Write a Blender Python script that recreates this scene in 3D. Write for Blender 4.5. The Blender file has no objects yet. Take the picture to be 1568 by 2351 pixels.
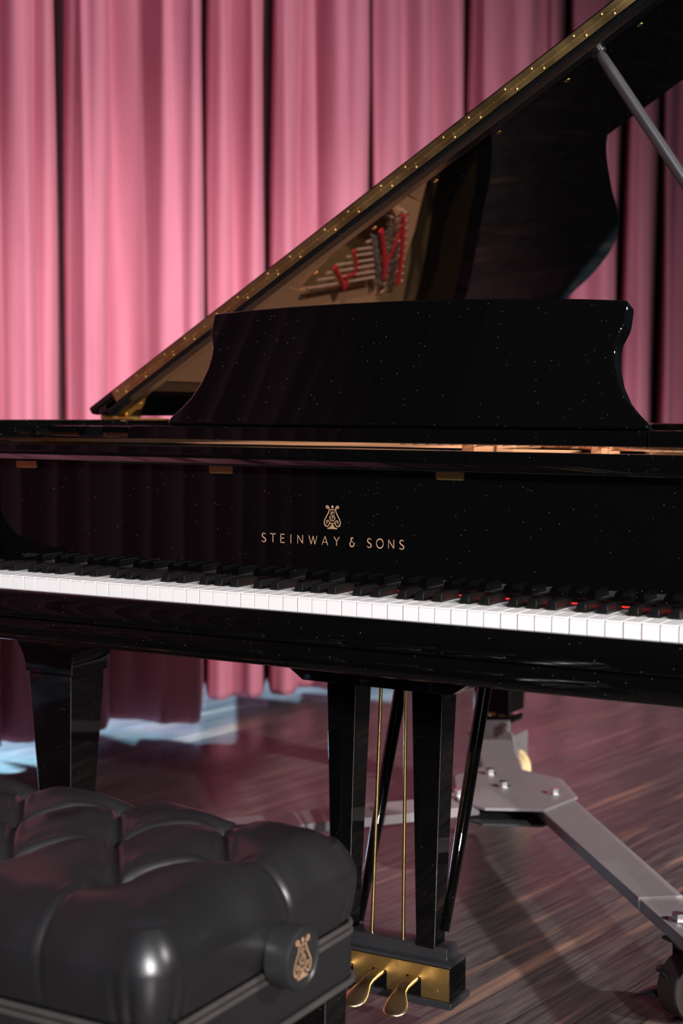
import bpy, bmesh, math, random
import numpy as np
from mathutils import Vector, Matrix
random.seed(7)
S = bpy.context.scene
COL = S.collection
PI = math.pi
# ------------------------------------------------------------------ camera
F, CXW, CYW, CZW, YAW, PIT, ROLL = 3472.64, 1.12440, -1.78668, 0.99693, 0.513150, 0.0641674, 0.0063702
r0 = np.array([math.cos(YAW), math.sin(YAW), 0.0]); f0 = np.array([-math.sin(YAW), math.cos(YAW), 0.0]); u0 = np.array([0, 0, 1.0])
fw = f0*math.cos(PIT) - u0*math.sin(PIT); up = u0*math.cos(PIT) + f0*math.sin(PIT)
CAMP = np.array([CXW, CYW, CZW])
rc = r0*math.cos(ROLL) + up*math.sin(ROLL); uc = up*math.cos(ROLL) - r0*math.sin(ROLL)
def ray(px, py):
    return rc*(px-784) - uc*(py-1175.5) + fw*F
def at(px, py, ax, val):
    d = ray(px, py); t = (val-CAMP[ax])/d[ax]; return CAMP + d*t
cd = bpy.data.cameras.new('camera'); cam = bpy.data.objects.new('camera', cd); COL.objects.link(cam)
cam.matrix_world = Matrix(((rc[0], uc[0], -fw[0], CAMP[0]), (rc[1], uc[1], -fw[1], CAMP[1]), (rc[2], uc[2], -fw[2], CAMP[2]), (0, 0, 0, 1)))
cd.sensor_fit = 'AUTO'; cd.sensor_width = 36.0; cd.lens = F/2351*36.0
cd.clip_start = 0.05; cd.clip_end = 60
cd.dof.use_dof = True; cd.dof.focus_distance = 2.22; cd.dof.aperture_fstop = 4.5
S.camera = cam
S.view_settings.view_transform = 'Standard'; S.view_settings.look = 'None'; S.view_settings.gamma = 1.0
S.view_settings.exposure = 0.0
try: S.view_settings.use_curve_mapping = False
except Exception: pass
# ------------------------------------------------------------------ materials
def mat(name, col=(.5, .5, .5), rough=.5, metal=0.0, spec=.5, coat=0.0, coat_rough=.03, sheen=0.0, aniso=0.0):
    m = bpy.data.materials.new(name); m.use_nodes = True
    b = m.node_tree.nodes['Principled BSDF']
    b.inputs['Base Color'].default_value = (*col, 1); b.inputs['Roughness'].default_value = rough
    b.inputs['Metallic'].default_value = metal; b.inputs['Specular IOR Level'].default_value = spec
    b.inputs['Coat Weight'].default_value = coat; b.inputs['Coat Roughness'].default_value = coat_rough
    b.inputs['Sheen Weight'].default_value = sheen; b.inputs['Anisotropic'].default_value = aniso
    return m
def nodes(m): return m.node_tree.nodes, m.node_tree.links, m.node_tree.nodes['Principled BSDF']
def noise_bump(m, scale, strength, dist=.001, detail=4, stretch=None):
    n, l, b = nodes(m)
    tc = n.new('ShaderNodeTexCoord'); mp = n.new('ShaderNodeMapping'); no = n.new('ShaderNodeTexNoise'); bu = n.new('ShaderNodeBump')
    no.inputs['Scale'].default_value = scale; no.inputs['Detail'].default_value = detail
    if stretch: mp.inputs['Scale'].default_value = stretch
    bu.inputs['Strength'].default_value = strength; bu.inputs['Distance'].default_value = dist
    l.new(tc.outputs['Object'], mp.inputs['Vector']); l.new(mp.outputs['Vector'], no.inputs['Vector'])
    l.new(no.outputs['Fac'], bu.inputs['Height']); l.new(bu.outputs['Normal'], b.inputs['Normal'])
    return no
def noise_rough(m, scale, lo, hi, stretch=None):
    n, l, b = nodes(m)
    tc = n.new('ShaderNodeTexCoord'); mp = n.new('ShaderNodeMapping'); no = n.new('ShaderNodeTexNoise'); mr = n.new('ShaderNodeMapRange')
    no.inputs['Scale'].default_value = scale; no.inputs['Detail'].default_value = 5
    if stretch: mp.inputs['Scale'].default_value = stretch
    mr.inputs['To Min'].default_value = lo; mr.inputs['To Max'].default_value = hi; mr.inputs['From Min'].default_value = .3; mr.inputs['From Max'].default_value = .7
    l.new(tc.outputs['Object'], mp.inputs['Vector']); l.new(mp.outputs['Vector'], no.inputs['Vector'])
    l.new(no.outputs['Fac'], mr.inputs['Value']); l.new(mr.outputs['Result'], b.inputs['Roughness'])
M = {}
def lacquer(name, base, rough, dust, spec=.75):
    m = mat(name, (base, base, base*1.1), rough, 0, spec)
    n, l, b = nodes(m)
    tc = n.new('ShaderNodeTexCoord'); vo = n.new('ShaderNodeTexVoronoi'); vo.inputs['Scale'].default_value = 150
    lt = n.new('ShaderNodeMath'); lt.operation = 'LESS_THAN'; lt.inputs[1].default_value = .05
    sc = n.new('ShaderNodeSeparateColor'); gt = n.new('ShaderNodeMath'); gt.operation = 'GREATER_THAN'; gt.inputs[1].default_value = dust
    mu = n.new('ShaderNodeMath'); mu.operation = 'MULTIPLY'
    ns = n.new('ShaderNodeTexNoise'); ns.inputs['Scale'].default_value = 6; ns.inputs['Detail'].default_value = 6
    mx = n.new('ShaderNodeMix'); mx.data_type = 'RGBA'; mx.inputs[6].default_value = (base, base, base*1.1, 1); mx.inputs[7].default_value = (.45, .40, .38, 1)
    mr = n.new('ShaderNodeMapRange'); mr.inputs['From Min'].default_value = .35; mr.inputs['From Max'].default_value = .8
    mr.inputs['To Min'].default_value = rough*.7; mr.inputs['To Max'].default_value = rough*1.6
    l.new(tc.outputs['Object'], vo.inputs['Vector']); l.new(tc.outputs['Object'], ns.inputs['Vector'])
    l.new(vo.outputs['Distance'], lt.inputs[0]); l.new(vo.outputs['Color'], sc.inputs['Color']); l.new(sc.outputs['Red'], gt.inputs[0])
    l.new(lt.outputs[0], mu.inputs[0]); l.new(gt.outputs[0], mu.inputs[1]); l.new(mu.outputs[0], mx.inputs[0])
    l.new(mx.outputs[2], b.inputs['Base Color']); l.new(ns.outputs['Fac'], mr.inputs['Value']); l.new(mr.outputs['Result'], b.inputs['Roughness'])
    return m
M['black'] = lacquer('black_lacquer', .0016, .018, .62)
M['satin'] = lacquer('dusty_black_lacquer', .020, .33, .45)
M['lid_black'] = lacquer('lid_underside_lacquer', .0016, .016, .5, 1.0)
M['rail'] = lacquer('lid_edge_lacquer', .004, .16, .5)
M['sharp'] = mat('ebony_key', (.005, .005, .005), .24); noise_bump(M['sharp'], 400, .15, .0003)
M['white'] = mat('ivory_white_key', (.86, .84, .83), .22)
M['keywood'] = mat('key_side_wood', (.62, .25, .20), .6)
M['felt'] = mat('red_felt', (.78, .018, .02), .95)
M['brass'] = mat('polished_brass', (.80, .56, .22), .22, 1); noise_rough(M['brass'], 9, .18, .26)
M['brass_hinge'] = mat('hinge_brass', (.66, .46, .19), .27, 1); noise_rough(M['brass_hinge'], 14, .26, .42)
M['pedal_brass'] = mat('worn_pedal_brass', (.82, .62, .38), .26, 1); noise_rough(M['pedal_brass'], 12, .2, .36)
M['brass_brushed'] = mat('brushed_brass', (.82, .58, .22), .34, 1); noise_bump(M['brass_brushed'], 90, .25, .0005, stretch=(1, 1, 18))
M['gilt'] = mat('gilt_inlay', (.60, .36, .20), .5, .25)
M['plate'] = mat('gold_iron_plate', (.90, .44, .22), .42, .2); noise_bump(M['plate'], 90, .2, .0006)
M['copper'] = mat('copper_string', (.95, .52, .34), .4, .45)
M['steel'] = mat('steel', (.62, .62, .64), .3, 1)
M['string_steel'] = mat('steel_string', (.30, .28, .25), .45, .8)
M['soundboard'] = mat('spruce_soundboard', (.42, .24, .10), .45)
M['prop'] = mat('satin_prop_metal', (.035, .032, .035), .30, .1, .8)
M['leather'] = mat('black_leather', (.013, .0125, .0135), .30, 0, .85); noise_bump(M['leather'], 420, .14, .0005, 6); noise_rough(M['leather'], 9, .25, .38)
M['piping'] = mat('worn_piping', (.05, .045, .042), .42); noise_rough(M['piping'], 40, .3, .6)
M['knob'] = mat('satin_black_knob', (.02, .02, .02), .33)
M['dolly'] = mat('grey_painted_steel', (.26, .235, .24), .55, .25); noise_rough(M['dolly'], 14, .42, .62)
M['dolly_dark'] = mat('dark_steel', (.03, .03, .032), .5, .3)
M['bolt'] = mat('zinc_bolt', (.72, .74, .76), .28, 1)
M['tyre'] = mat('yellow_wheel_tyre', (.85, .62, .30), .5)
M['wheelhub'] = mat('pale_wheel_hub', (.72, .60, .60), .5)
M['rubber'] = mat('dark_rubber', (.04, .028, .026), .6)
# velvet curtain
m = mat('rose_velvet', (.58, .19, .25), .9, sheen=.06); M['curtain'] = m
n, l, b = nodes(m); b.inputs['Sheen Tint'].default_value = (1, .7, .78, 1); b.inputs['Sheen Roughness'].default_value = .45; b.inputs['Specular IOR Level'].default_value = .15
tc = n.new('ShaderNodeTexCoord'); mp = n.new('ShaderNodeMapping'); mp.inputs['Scale'].default_value = (3, 3, .5)
no = n.new('ShaderNodeTexNoise'); no.inputs['Scale'].default_value = 4; no.inputs['Detail'].default_value = 8
cr = n.new('ShaderNodeValToRGB'); cr.color_ramp.elements[0].position = .3; cr.color_ramp.elements[0].color = (.50, .166, .225, 1); cr.color_ramp.elements[1].position = .7; cr.color_ramp.elements[1].color = (.57, .196, .262, 1)
l.new(tc.outputs['Object'], mp.inputs['Vector']); l.new(mp.outputs['Vector'], no.inputs['Vector']); l.new(no.outputs['Fac'], cr.inputs['Fac']); l.new(cr.outputs['Color'], b.inputs['Base Color'])
# stage floor: dark worn planks running (almost) along y
m = mat('worn_stage_boards', (.1, .07, .06), .35); M['floor'] = m
n, l, b = nodes(m)
tc = n.new('ShaderNodeTexCoord'); rot = n.new('ShaderNodeMapping'); rot.inputs['Rotation'].default_value = (0, 0, math.radians(9))
l.new(tc.outputs['Object'], rot.inputs['Vector'])
def fnoise(scale, st, detail=6, rough=.6):
    mp = n.new('ShaderNodeMapping'); mp.inputs['Scale'].default_value = st; no = n.new('ShaderNodeTexNoise')
    no.inputs['Scale'].default_value = scale; no.inputs['Detail'].default_value = detail; no.inputs['Roughness'].default_value = rough
    l.new(rot.outputs['Vector'], mp.inputs['Vector']); l.new(mp.outputs['Vector'], no.inputs['Vector']); return no
def ramp(src, pts):
    cr = n.new('ShaderNodeValToRGB'); e = cr.color_ramp.elements
    e[0].position, e[0].color = pts[0][0], (*pts[0][1], 1); e[1].position, e[1].color = pts[-1][0], (*pts[-1][1], 1)
    for p, c in pts[1:-1]: q = e.new(p); q.color = (*c, 1)
    l.new(src, cr.inputs['Fac']); return cr
def mix(fac, a, c, mode='MIX'):
    mx = n.new('ShaderNodeMix'); mx.data_type = 'RGBA'; mx.blend_type = mode
    if isinstance(fac, float): mx.inputs[0].default_value = fac
    else: l.new(fac, mx.inputs[0])
    for k, v in ((6, a), (7, c)):
        if isinstance(v, tuple): mx.inputs[k].default_value = (*v, 1)
        else: l.new(v, mx.inputs[k])
    return mx
n1 = fnoise(1.0, (26, .9, 1), 7, .65); n2 = fnoise(1.0, (130, 5, 1), 6, .65); n3 = fnoise(2.2, (1, .6, 1), 5, .6); n4 = fnoise(1.0, (9, .55, 1), 4, .6)
base = ramp(n2.outputs['Fac'], [(.36, (.026, .023, .024)), (.64, (.098, .084, .080))])
wear = ramp(n1.outputs['Fac'], [(.53, (0, 0, 0)), (.66, (.8, .8, .8))])
wear2 = ramp(n4.outputs['Fac'], [(.44, (0, 0, 0)), (.56, (1, 1, 1))])
wm = mix(1.0, wear.outputs['Color'], wear2.outputs['Color'], 'MULTIPLY')
c1 = mix(wm.outputs[2], base.outputs['Color'], (.36, .20, .135))
scuff = ramp(n3.outputs['Fac'], [(.5, (0, 0, 0)), (.75, (.35, .35, .35))])
c2 = mix(scuff.outputs['Color'], c1.outputs[2], (.16, .12, .115))
br = n.new('ShaderNodeTexBrick'); br.inputs['Scale'].default_value = 1.0; br.inputs['Color1'].default_value = (1, 1, 1, 1); br.inputs['Color2'].default_value = (.72, .72, .72, 1); br.inputs['Mortar'].default_value = (.25, .22, .2, 1)
br.inputs['Brick Width'].default_value = 2.4; br.inputs['Row Height'].default_value = .085; br.inputs['Mortar Size'].default_value = .0012; br.offset = .37
rz = n.new('ShaderNodeMapping'); rz.inputs['Rotation'].default_value = (0, 0, math.radians(90)); l.new(rot.outputs['Vector'], rz.inputs['Vector']); l.new(rz.outputs['Vector'], br.inputs['Vector'])
c3 = mix(1.0, c2.outputs[2], br.outputs['Color'], 'MULTIPLY'); l.new(c3.outputs[2], b.inputs['Base Color'])
rr = n.new('ShaderNodeMapRange'); rr.inputs['From Min'].default_value = .3; rr.inputs['From Max'].default_value = .7; rr.inputs['To Min'].default_value = .22; rr.inputs['To Max'].default_value = .48
l.new(n3.outputs['Fac'], rr.inputs['Value']); l.new(rr.outputs['Result'], b.inputs['Roughness'])
bu = n.new('ShaderNodeBump'); bu.inputs['Strength'].default_value = .25; bu.inputs['Distance'].default_value = .002; l.new(n1.outputs['Fac'], bu.inputs['Height']); l.new(bu.outputs['Normal'], b.inputs['Normal'])
m = mat('dark_wall_paint', (.02, .018, .02), .9); M['wall'] = m; noise_bump(m, 60, .2)
m = mat('pale_blue_wall_paint', (.35, .5, .6), .9); M['wall_blue'] = m; noise_bump(m, 60, .2)
# ------------------------------------------------------------------ object helpers
WL = {}
def link(o, parent, wloc):
    COL.objects.link(o)
    if parent is not None:
        o.parent = parent; o.location = Vector(wloc) - WL[parent.name]
    else: o.location = wloc
    WL[o.name] = Vector(wloc)
    return o
def obj(name, bm, m, parent=None, smooth=None, origin=None, bevel=0, seg=2, angle=.6):
    bmesh.ops.remove_doubles(bm, verts=bm.verts, dist=1e-6)
    bmesh.ops.recalc_face_normals(bm, faces=bm.faces)
    vs = [v.co for v in bm.verts]
    if origin is None:
        lo = Vector([min(v[i] for v in vs) for i in range(3)]); hi = Vector([max(v[i] for v in vs) for i in range(3)])
        origin = (lo+hi)/2
    origin = Vector(origin)
    bmesh.ops.translate(bm, verts=bm.verts, vec=-origin)
    me = bpy.data.meshes.new(name); bm.to_mesh(me); bm.free()
    for mm in (m if isinstance(m, (list, tuple)) else [m]): me.materials.append(mm)
    o = bpy.data.objects.new(name, me); link(o, parent, origin)
    if smooth is not False:
        for p in me.polygons: p.use_smooth = True
        me.set_sharp_from_angle(angle=smooth if smooth else .6)
    if bevel:
        b = o.modifiers.new('bevel', 'BEVEL'); b.width = bevel; b.segments = seg; b.limit_method = 'ANGLE'; b.angle_limit = angle; b.harden_normals = True
    return o
def empty(name, loc, parent=None, label=None, cat=None, group=None):
    o = bpy.data.objects.new(name, None); o.empty_display_size = .1; link(o, parent, Vector(loc))
    if label: o['label'] = label
    if cat: o['category'] = cat
    if group: o['group'] = group
    return o
def tag(o, label=None, cat=None, kind=None):
    if label: o['label'] = label
    if cat: o['category'] = cat
    if kind: o['kind'] = kind
    return o
def BM(): return bmesh.new()
def box(bm, x0, x1, y0, y1, z0, z1, mi=0):
    v = [bm.verts.new((x, y, z)) for x in (x0, x1) for y in (y0, y1) for z in (z0, z1)]
    for f in ((0, 1, 3, 2), (4, 6, 7, 5), (0, 4, 5, 1), (2, 3, 7, 6), (0, 2, 6, 4), (1, 5, 7, 3)):
        bm.faces.new([v[i] for i in f]).material_index = mi
    return v
def prism(bm, pts, ext, mi=0, close=True):
    """pts: list of 3D points (planar polygon), ext: extrusion vector"""
    a = [bm.verts.new(p) for p in pts]; c = [bm.verts.new(Vector(p)+Vector(ext)) for p in pts]
    k = len(pts)
    for i in range(k): bm.faces.new((a[i], a[(i+1) % k], c[(i+1) % k], c[i])).material_index = mi
    if close:
        bm.faces.new(a[::-1]).material_index = mi; bm.faces.new(c).material_index = mi
def tube(bm, pts, rad, seg=12, cap=True, mi=0, flat=1.0):
    pts = [Vector(p) for p in pts]; rings = []
    rads = rad if isinstance(rad, (list, tuple)) else [rad]*len(pts)
    ref = None
    for i, p in enumerate(pts):
        t = (pts[min(i+1, len(pts)-1)] - pts[max(i-1, 0)]).normalized()
        if ref is None:
            ref = Vector((0, 0, 1)) if abs(t.z) < .9 else Vector((1, 0, 0))
        s = t.cross(ref)
        if s.length < 1e-6: s = t.cross(Vector((0, 1, 0)))
        s.normalize(); w = s.cross(t).normalized(); ref = w
        rings.append([bm.verts.new(p + s*math.cos(2*PI*k/seg)*rads[i] + w*math.sin(2*PI*k/seg)*rads[i]*flat) for k in range(seg)])
    for a, c in zip(rings, rings[1:]):
        for k in range(seg): bm.faces.new((a[k], a[(k+1) % seg], c[(k+1) % seg], c[k])).material_index = mi
    if cap:
        bm.faces.new(rings[0][::-1]).material_index = mi; bm.faces.new(rings[-1]).material_index = mi
def lathe(bm, c, axis, prof, seg=32, mi=0):
    """prof: list of (distance along axis, radius)"""
    c = Vector(c); ax = Vector(axis).normalized(); s = ax.orthogonal().normalized(); w = ax.cross(s)
    rings = []
    for d, r in prof:
        if r < 1e-6: rings.append([bm.verts.new(c+ax*d)])
        else: rings.append([bm.verts.new(c+ax*d+(s*math.cos(2*PI*k/seg)+w*math.sin(2*PI*k/seg))*r) for k in range(seg)])
    for a, b2 in zip(rings, rings[1:]):
        for k in range(seg):
            k2 = (k+1) % seg
            if len(a) == 1 and len(b2) == 1: continue
            if len(a) == 1: f = bm.faces.new((a[0], b2[k2], b2[k]))
            elif len(b2) == 1: f = bm.faces.new((a[k], a[k2], b2[0]))
            else: f = bm.faces.new((a[k], a[k2], b2[k2], b2[k]))
            f.material_index = mi
def smooth_pts(pts, n=8, closed=False):
    P = [np.array(p, float) for p in pts]; out = []; k = len(P)
    rng = range(k if closed else k-1)
    for i in rng:
        p0 = P[(i-1) % k] if (closed or i > 0) else P[0]; p1 = P[i]; p2 = P[(i+1) % k]; p3 = P[(i+2) % k] if (closed or i+2 < k) else P[-1]
        for j in range(n):
            t = j/n
            out.append(.5*((2*p1)+(-p0+p2)*t+(2*p0-5*p1+4*p2-p3)*t*t+(-p0+3*p1-3*p2+p3)*t**3))
    if not closed: out.append(P[-1])
    return out
def ribbon(bm, pts, w, org, ex, ey, nrm, thick=.0003):
    """flat stroke in a plane: pts 2D, w width(s), laid on org with axes ex, ey, raised by thick"""
    org, ex, ey, nrm = Vector(org), Vector(ex), Vector(ey), Vector(nrm)
    k = len(pts); ws = w if isinstance(w, (list, tuple)) else [w]*k
    L = []; R = []
    for i in range(k):
        a = np.array(pts[max(i-1, 0)]); c = np.array(pts[min(i+1, k-1)]); t = c-a; t = t/(np.linalg.norm(t)+1e-9); nn = np.array([-t[1], t[0]])*ws[i]/2
        for lst, s in ((L, 1), (R, -1)):
            q = np.array(pts[i])+nn*s; lst.append(org+ex*float(q[0])+ey*float(q[1])+nrm*thick)
    vl = [bm.verts.new(p) for p in L]; vr = [bm.verts.new(p) for p in R]
    for i in range(k-1): bm.faces.new((vl[i], vl[i+1], vr[i+1], vr[i]))
def disc2(bm, c, r, org, ex, ey, nrm, thick=.0003, seg=16):
    org, ex, ey, nrm = Vector(org), Vector(ex), Vector(ey), Vector(nrm)
    bm.faces.new([bm.verts.new(org+ex*(c[0]+r*math.cos(2*PI*k/seg))+ey*(c[1]+r*math.sin(2*PI*k/seg))+nrm*thick) for k in range(seg)])
# ------------------------------------------------------------------ setting
bm = BM(); box(bm, -6, 8, -5, 12, -.1, 0); tag(obj('floor', bm, M['floor'], smooth=False), kind='structure')
bm = BM(); box(bm, -6, 8, 12, 12.1, 0, 7); tag(obj('wall_back', bm, M['wall'], smooth=False), kind='structure')
bm = BM(); box(bm, -6.1, -6, -5, 12.1, 0, 7); tag(obj('wall_left', bm, M['wall_blue'], smooth=False), kind='structure')
# ------------------------------------------------------------------ curtain
# each face of cloth: start and end (columns at eye level), distance along the view axis, depth of the gap that follows
FACES = [(-40, 80, 4.36, 0), (83, 123, 4.43, .30), (158, 241, 4.53, 0), (245, 458, 4.66, .60), (478, 525, 5.03, 0), (529, 601, 5.09, .34), (624, 677, 5.13, 0), (681, 829, 5.25, .30), (850, 901, 5.40, 0), (905, 976, 5.49, 0), (981, 1052, 5.59, .45), (1069, 1206, 5.78, 0),
         (1212, 1267, 6.03, .5), (1299, 1390, 6.09, 0), (1395, 1405, 6.18, .6), (1426, 1482, 6.25, .6), (1515, 1535, 6.40, 0), (1540, 1603, 6.50, .3), (1622, 1706, 6.72, 0), (1712, 1820, 6.92, 0)]
RIPPLE = [(195, 13, -.020), (310, 22, .014), (372, 17, -.026), (425, 14, .010), (500, 10, -.006), (575, 14, -.018), (650, 14, -.010), (720, 18, .012), (760, 24, -.022), (930, 14, .008), (1098, 14, -.030), (1145, 20, .014), (1262, 10, -.05), (1340, 20, .012), (1460, 14, -.012), (30, 16, -.012)]
xs_c = np.arange(0, 1801, 2.0); dep = np.zeros_like(xs_c)
for k, x in enumerate(xs_c):
    f = None
    for q, (a, c, dm, g) in enumerate(FACES):
        if x <= c+1e-6: f = q; break
    a, c, dm, g = FACES[f]
    if x >= a:
        w_ = c-a; d_ = dm - .00042*(x-(a+c)/2); e_ = max(0.0, 1-(c-x)/min(24, w_*.5)); d_ += .055*e_**2.2
        for rc_, rw, ra in RIPPLE: d_ += ra*math.exp(-((x-rc_)/rw)**2)
    else:
        pa, pc, pd, pg = FACES[f-1]; t = (x-pc)/(a-pc)
        d0 = pd-.00042*(pc-pa)/2+.055; d1 = dm+.00042*(c-a)/2
        d_ = d0+(d1-d0)*t + (pg*math.sin(PI*t)**1.5 if pg else 0)
    dep[k] = d_
ker = np.array([1, 2, 3, 2, 1.])/9; dep = np.convolve(np.pad(dep, 2, 'edge'), ker, 'valid')
pts2 = list(zip(xs_c, dep))
plan = []
for px, Z in pts2:
    X = (px-784)/F*Z; q = CAMP[:2] + r0[:2]*X + f0[:2]*Z*1.0
    plan.append(q)
# the stretch of curtain in front of the frame's left edge (seen mirrored in the lacquer)
s0 = plan[0]; ext = []
tt = 0.0; rnd = random.Random(3)
yv = s0[1]
while yv > -3.05:
    w = rnd.uniform(.11, .24); amp = rnd.uniform(.09, .2)
    for k in range(10):
        ph = k/10
        ext.append(np.array([s0[0]-.12*(s0[1]-yv)*.25 + amp*(math.sin(PI*ph)**.7-.5)*.9 - .02, yv])); yv -= w/10
plan = ext[::-1] + plan
bm = BM(); zs = [0.040, .06, .12, .3, .6, .9, 1.2, 1.5, 1.8, 2.2, 2.6, 3.1, 3.8, 5.0]
cols = []
nv = np.array([.968, -.249])
for i, q in enumerate(plan):
    col = []
    for z in zs:
        s = 1+.10*math.sin(i*.051+z*1.1) ; off = .012*math.sin(i*.19+z*2.3)*min(1, z/2)
        hz = z + (.012*math.sin(i*.09) if z < .04 else 0)
        col.append(bm.verts.new((q[0]+nv[0]*off, q[1]+nv[1]*off, hz)))
    cols.append(col)
for a, c in zip(cols, cols[1:]):
    for k in range(len(zs)-1): bm.faces.new((a[k], c[k], c[k+1], a[k+1]))
cur = obj('stage_curtain', bm, M['curtain'], smooth=3.1)
so = cur.modifiers.new('thickness', 'SOLIDIFY'); so.thickness = .004; so.offset = -1
tag(cur, 'rose pink velvet stage curtain hanging in deep folds behind the grand piano', 'curtain')
# ------------------------------------------------------------------ grand piano
piano = empty('grand_piano', (0, .9, 0), label='black lacquered grand piano with raised lid and keyboard, on a grey dolly', cat='piano')
KZ = .745; W = .0235
# white keys
black_after = {0, 2, 3, 5, 6}     # scale degree in A..G numbering (A=0): A# , C#(2), D#(3), F#(5), G#(6)
boff = {0: .0035, 2: -.0028, 3: .0028, 5: -.0035, 6: 0.0}
hw = .0068
for i in range(52):
    x0 = (i-26)*W+.0004; x1 = (i-25)*W-.0004; dg = i % 7
    xl, xr = x0, x1
    if i > 0 and (dg-1) % 7 in black_after: xl = (i-26)*W + boff[(dg-1) % 7] + hw + .0008
    if i < 51 and dg in black_after: xr = (i-25)*W + boff[dg] - hw - .0008
    bm = BM(); c = .0012
    # plastic top with nosing, notched round the sharps
    poly = [(x0+c, 0), (x1-c, 0), (x1, c), (x1, .0490), (xr, .0490), (xr, .112), (xl, .112), (xl, .0490), (x0, .0490), (x0, c)]
    pp = [poly[0]]
    for q in poly[1:]:
        if abs(q[0]-pp[-1][0]) + abs(q[1]-pp[-1][1]) > 1e-6: pp.append(q)
    prism(bm, [(x, y, KZ-.0024) for x, y in pp], (0, 0, .0024), 0)
    box(bm, x0+.0003, x1-.0003, .0011, .003, KZ-.030, KZ-.0024, 0)       # front plate
    prism(bm, [(x, y, KZ-.030) for x, y in ((x0+.0004, .003), (x1-.0004, .003), (x1-.0004, .0485), (xr-.0003, .0485), (xr-.0003, .1115), (xl+.0003, .1115), (xl+.0003, .0485), (x0+.0004, .0485))], (0, 0, .0274), 1)
    obj('white_key', bm, [M['white'], M['keywood']], piano, bevel=.0005, seg=2)
for i in range(51):
    dg = i % 7
    if dg not in black_after: continue
    xc = (i-25)*W + boff[dg]; bm = BM()
    secs = [(.0496, hw*.98, -.003, hw*.95, .0005), (.0500, hw, -.003, hw*.86, .0060), (.0512, hw, -.003, hw*.81, .0104), (.0535, hw, -.003, hw*.80, .0124), (.072, hw, -.003, hw*.80, .0126), (.0995, hw, -.003, hw*.80, .0118), (.1045, hw, -.003, hw*.80, .0110), (.1070, hw, -.003, hw*.82, .0085)]
    rings = []
    for y, wb, zb, wt, zt in secs:
        rings.append([bm.verts.new((xc+sx*w, y, KZ+z)) for sx, w, z in ((-1, wb, zb), (-1, wt+.0006, zt-.0012), (-1, wt-.0008, zt), (1, wt-.0008, zt), (1, wt+.0006, zt-.0012), (1, wb, zb))])
    for a, c in zip(rings, rings[1:]):
        for k in range(6): bm.faces.new((a[k], a[(k+1) % 6], c[(k+1) % 6], c[k]))
    bm.faces.new(rings[0][::-1]); bm.faces.new(rings[-1])
    obj('black_key', bm, M['sharp'], piano, smooth=.42, bevel=.0005, seg=2, angle=.5)
# red felt behind the keys
bm = BM(); box(bm, -.625, .625, .128, .1335, KZ-.0008, KZ+.0018); obj('key_felt', bm, M['felt'], piano, bevel=.001)
# key slip, keybed front
def profx(bm, prof, xa, xb): prism(bm, [(xa, y, z) for y, z in prof], (xb-xa, 0, 0))
bm = BM(); profx(bm, [(-.008, .7255), (-.022, .7262), (-.0275, .7235), (-.0300, .716), (-.0310, .704), (-.0310, .688), (-.0300, .6855), (-.008, .6855)], -.70, .70)
obj('key_slip', bm, M['black'], piano, smooth=1.2)
bm = BM(); profx(bm, [(0, .685), (-.0285, .6835), (-.0305, .6815), (-.0310, .670), (-.0285, .659), (-.024, .6515), (-.016, .6475), (.0, .646), (.62, .646), (.62, .685)], -.76, .76)
obj('keybed', bm, M['black'], piano, smooth=1.2)
# fallboard
bm = BM(); profx(bm, [(.152, KZ+.0035), (.172, KZ+.0035), (.172, .918), (.152, .918)], -.629, .629)
fb = obj('fallboard', bm, M['black'], piano, smooth=.3)
bm = BM()
prof = [(.175, .9180), (.128, .9178), (.118, .9185), (.1148, .9203), (.1146, .9218), (.1165, .9228), (.1420, .9340), (.1430, .9352), (.1434, .9450), (.1450, .9468), (.30, .9476), (.315, .9455), (.315, .925), (.175, .925)]
profx(bm, prof, -.655, .655); obj('fallboard_rail', bm, M['black'], piano, smooth=.45)
for xc in [float(at(px, 1080, 1, .152)[0]) for px in (62, 508, 1034)]+[.60]:
    bm = BM(); a = .0220; zc0, zc1 = .9055, .9175; r = .0035
    pts = [(xc-a, zc1), (xc-a, zc0+r)] + [(xc-a+r-r*math.cos(t), zc0+r-r*math.sin(t)) for t in (.4, .8, 1.2)] + [(xc-a+r, zc0), (xc+a-r, zc0)] + [(xc+a-r+r*math.sin(t), zc0+r-r*math.cos(t)) for t in (.4, .8, 1.2)] + [(xc+a, zc0+r), (xc+a, zc1)]
    prism(bm, [(x, .1520, z) for x, z in pts], (0, -.0015, 0))
    for dx in (-.0145, 0, .0145): lathe(bm, (xc+dx, .1505, .9105), (0, -1, 0), [(0, .0022), (.0004, .0020), (.0004, 0)], 12)
    obj('hinge_plate', bm, M['brass_brushed'], fb, smooth=.5)
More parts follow.
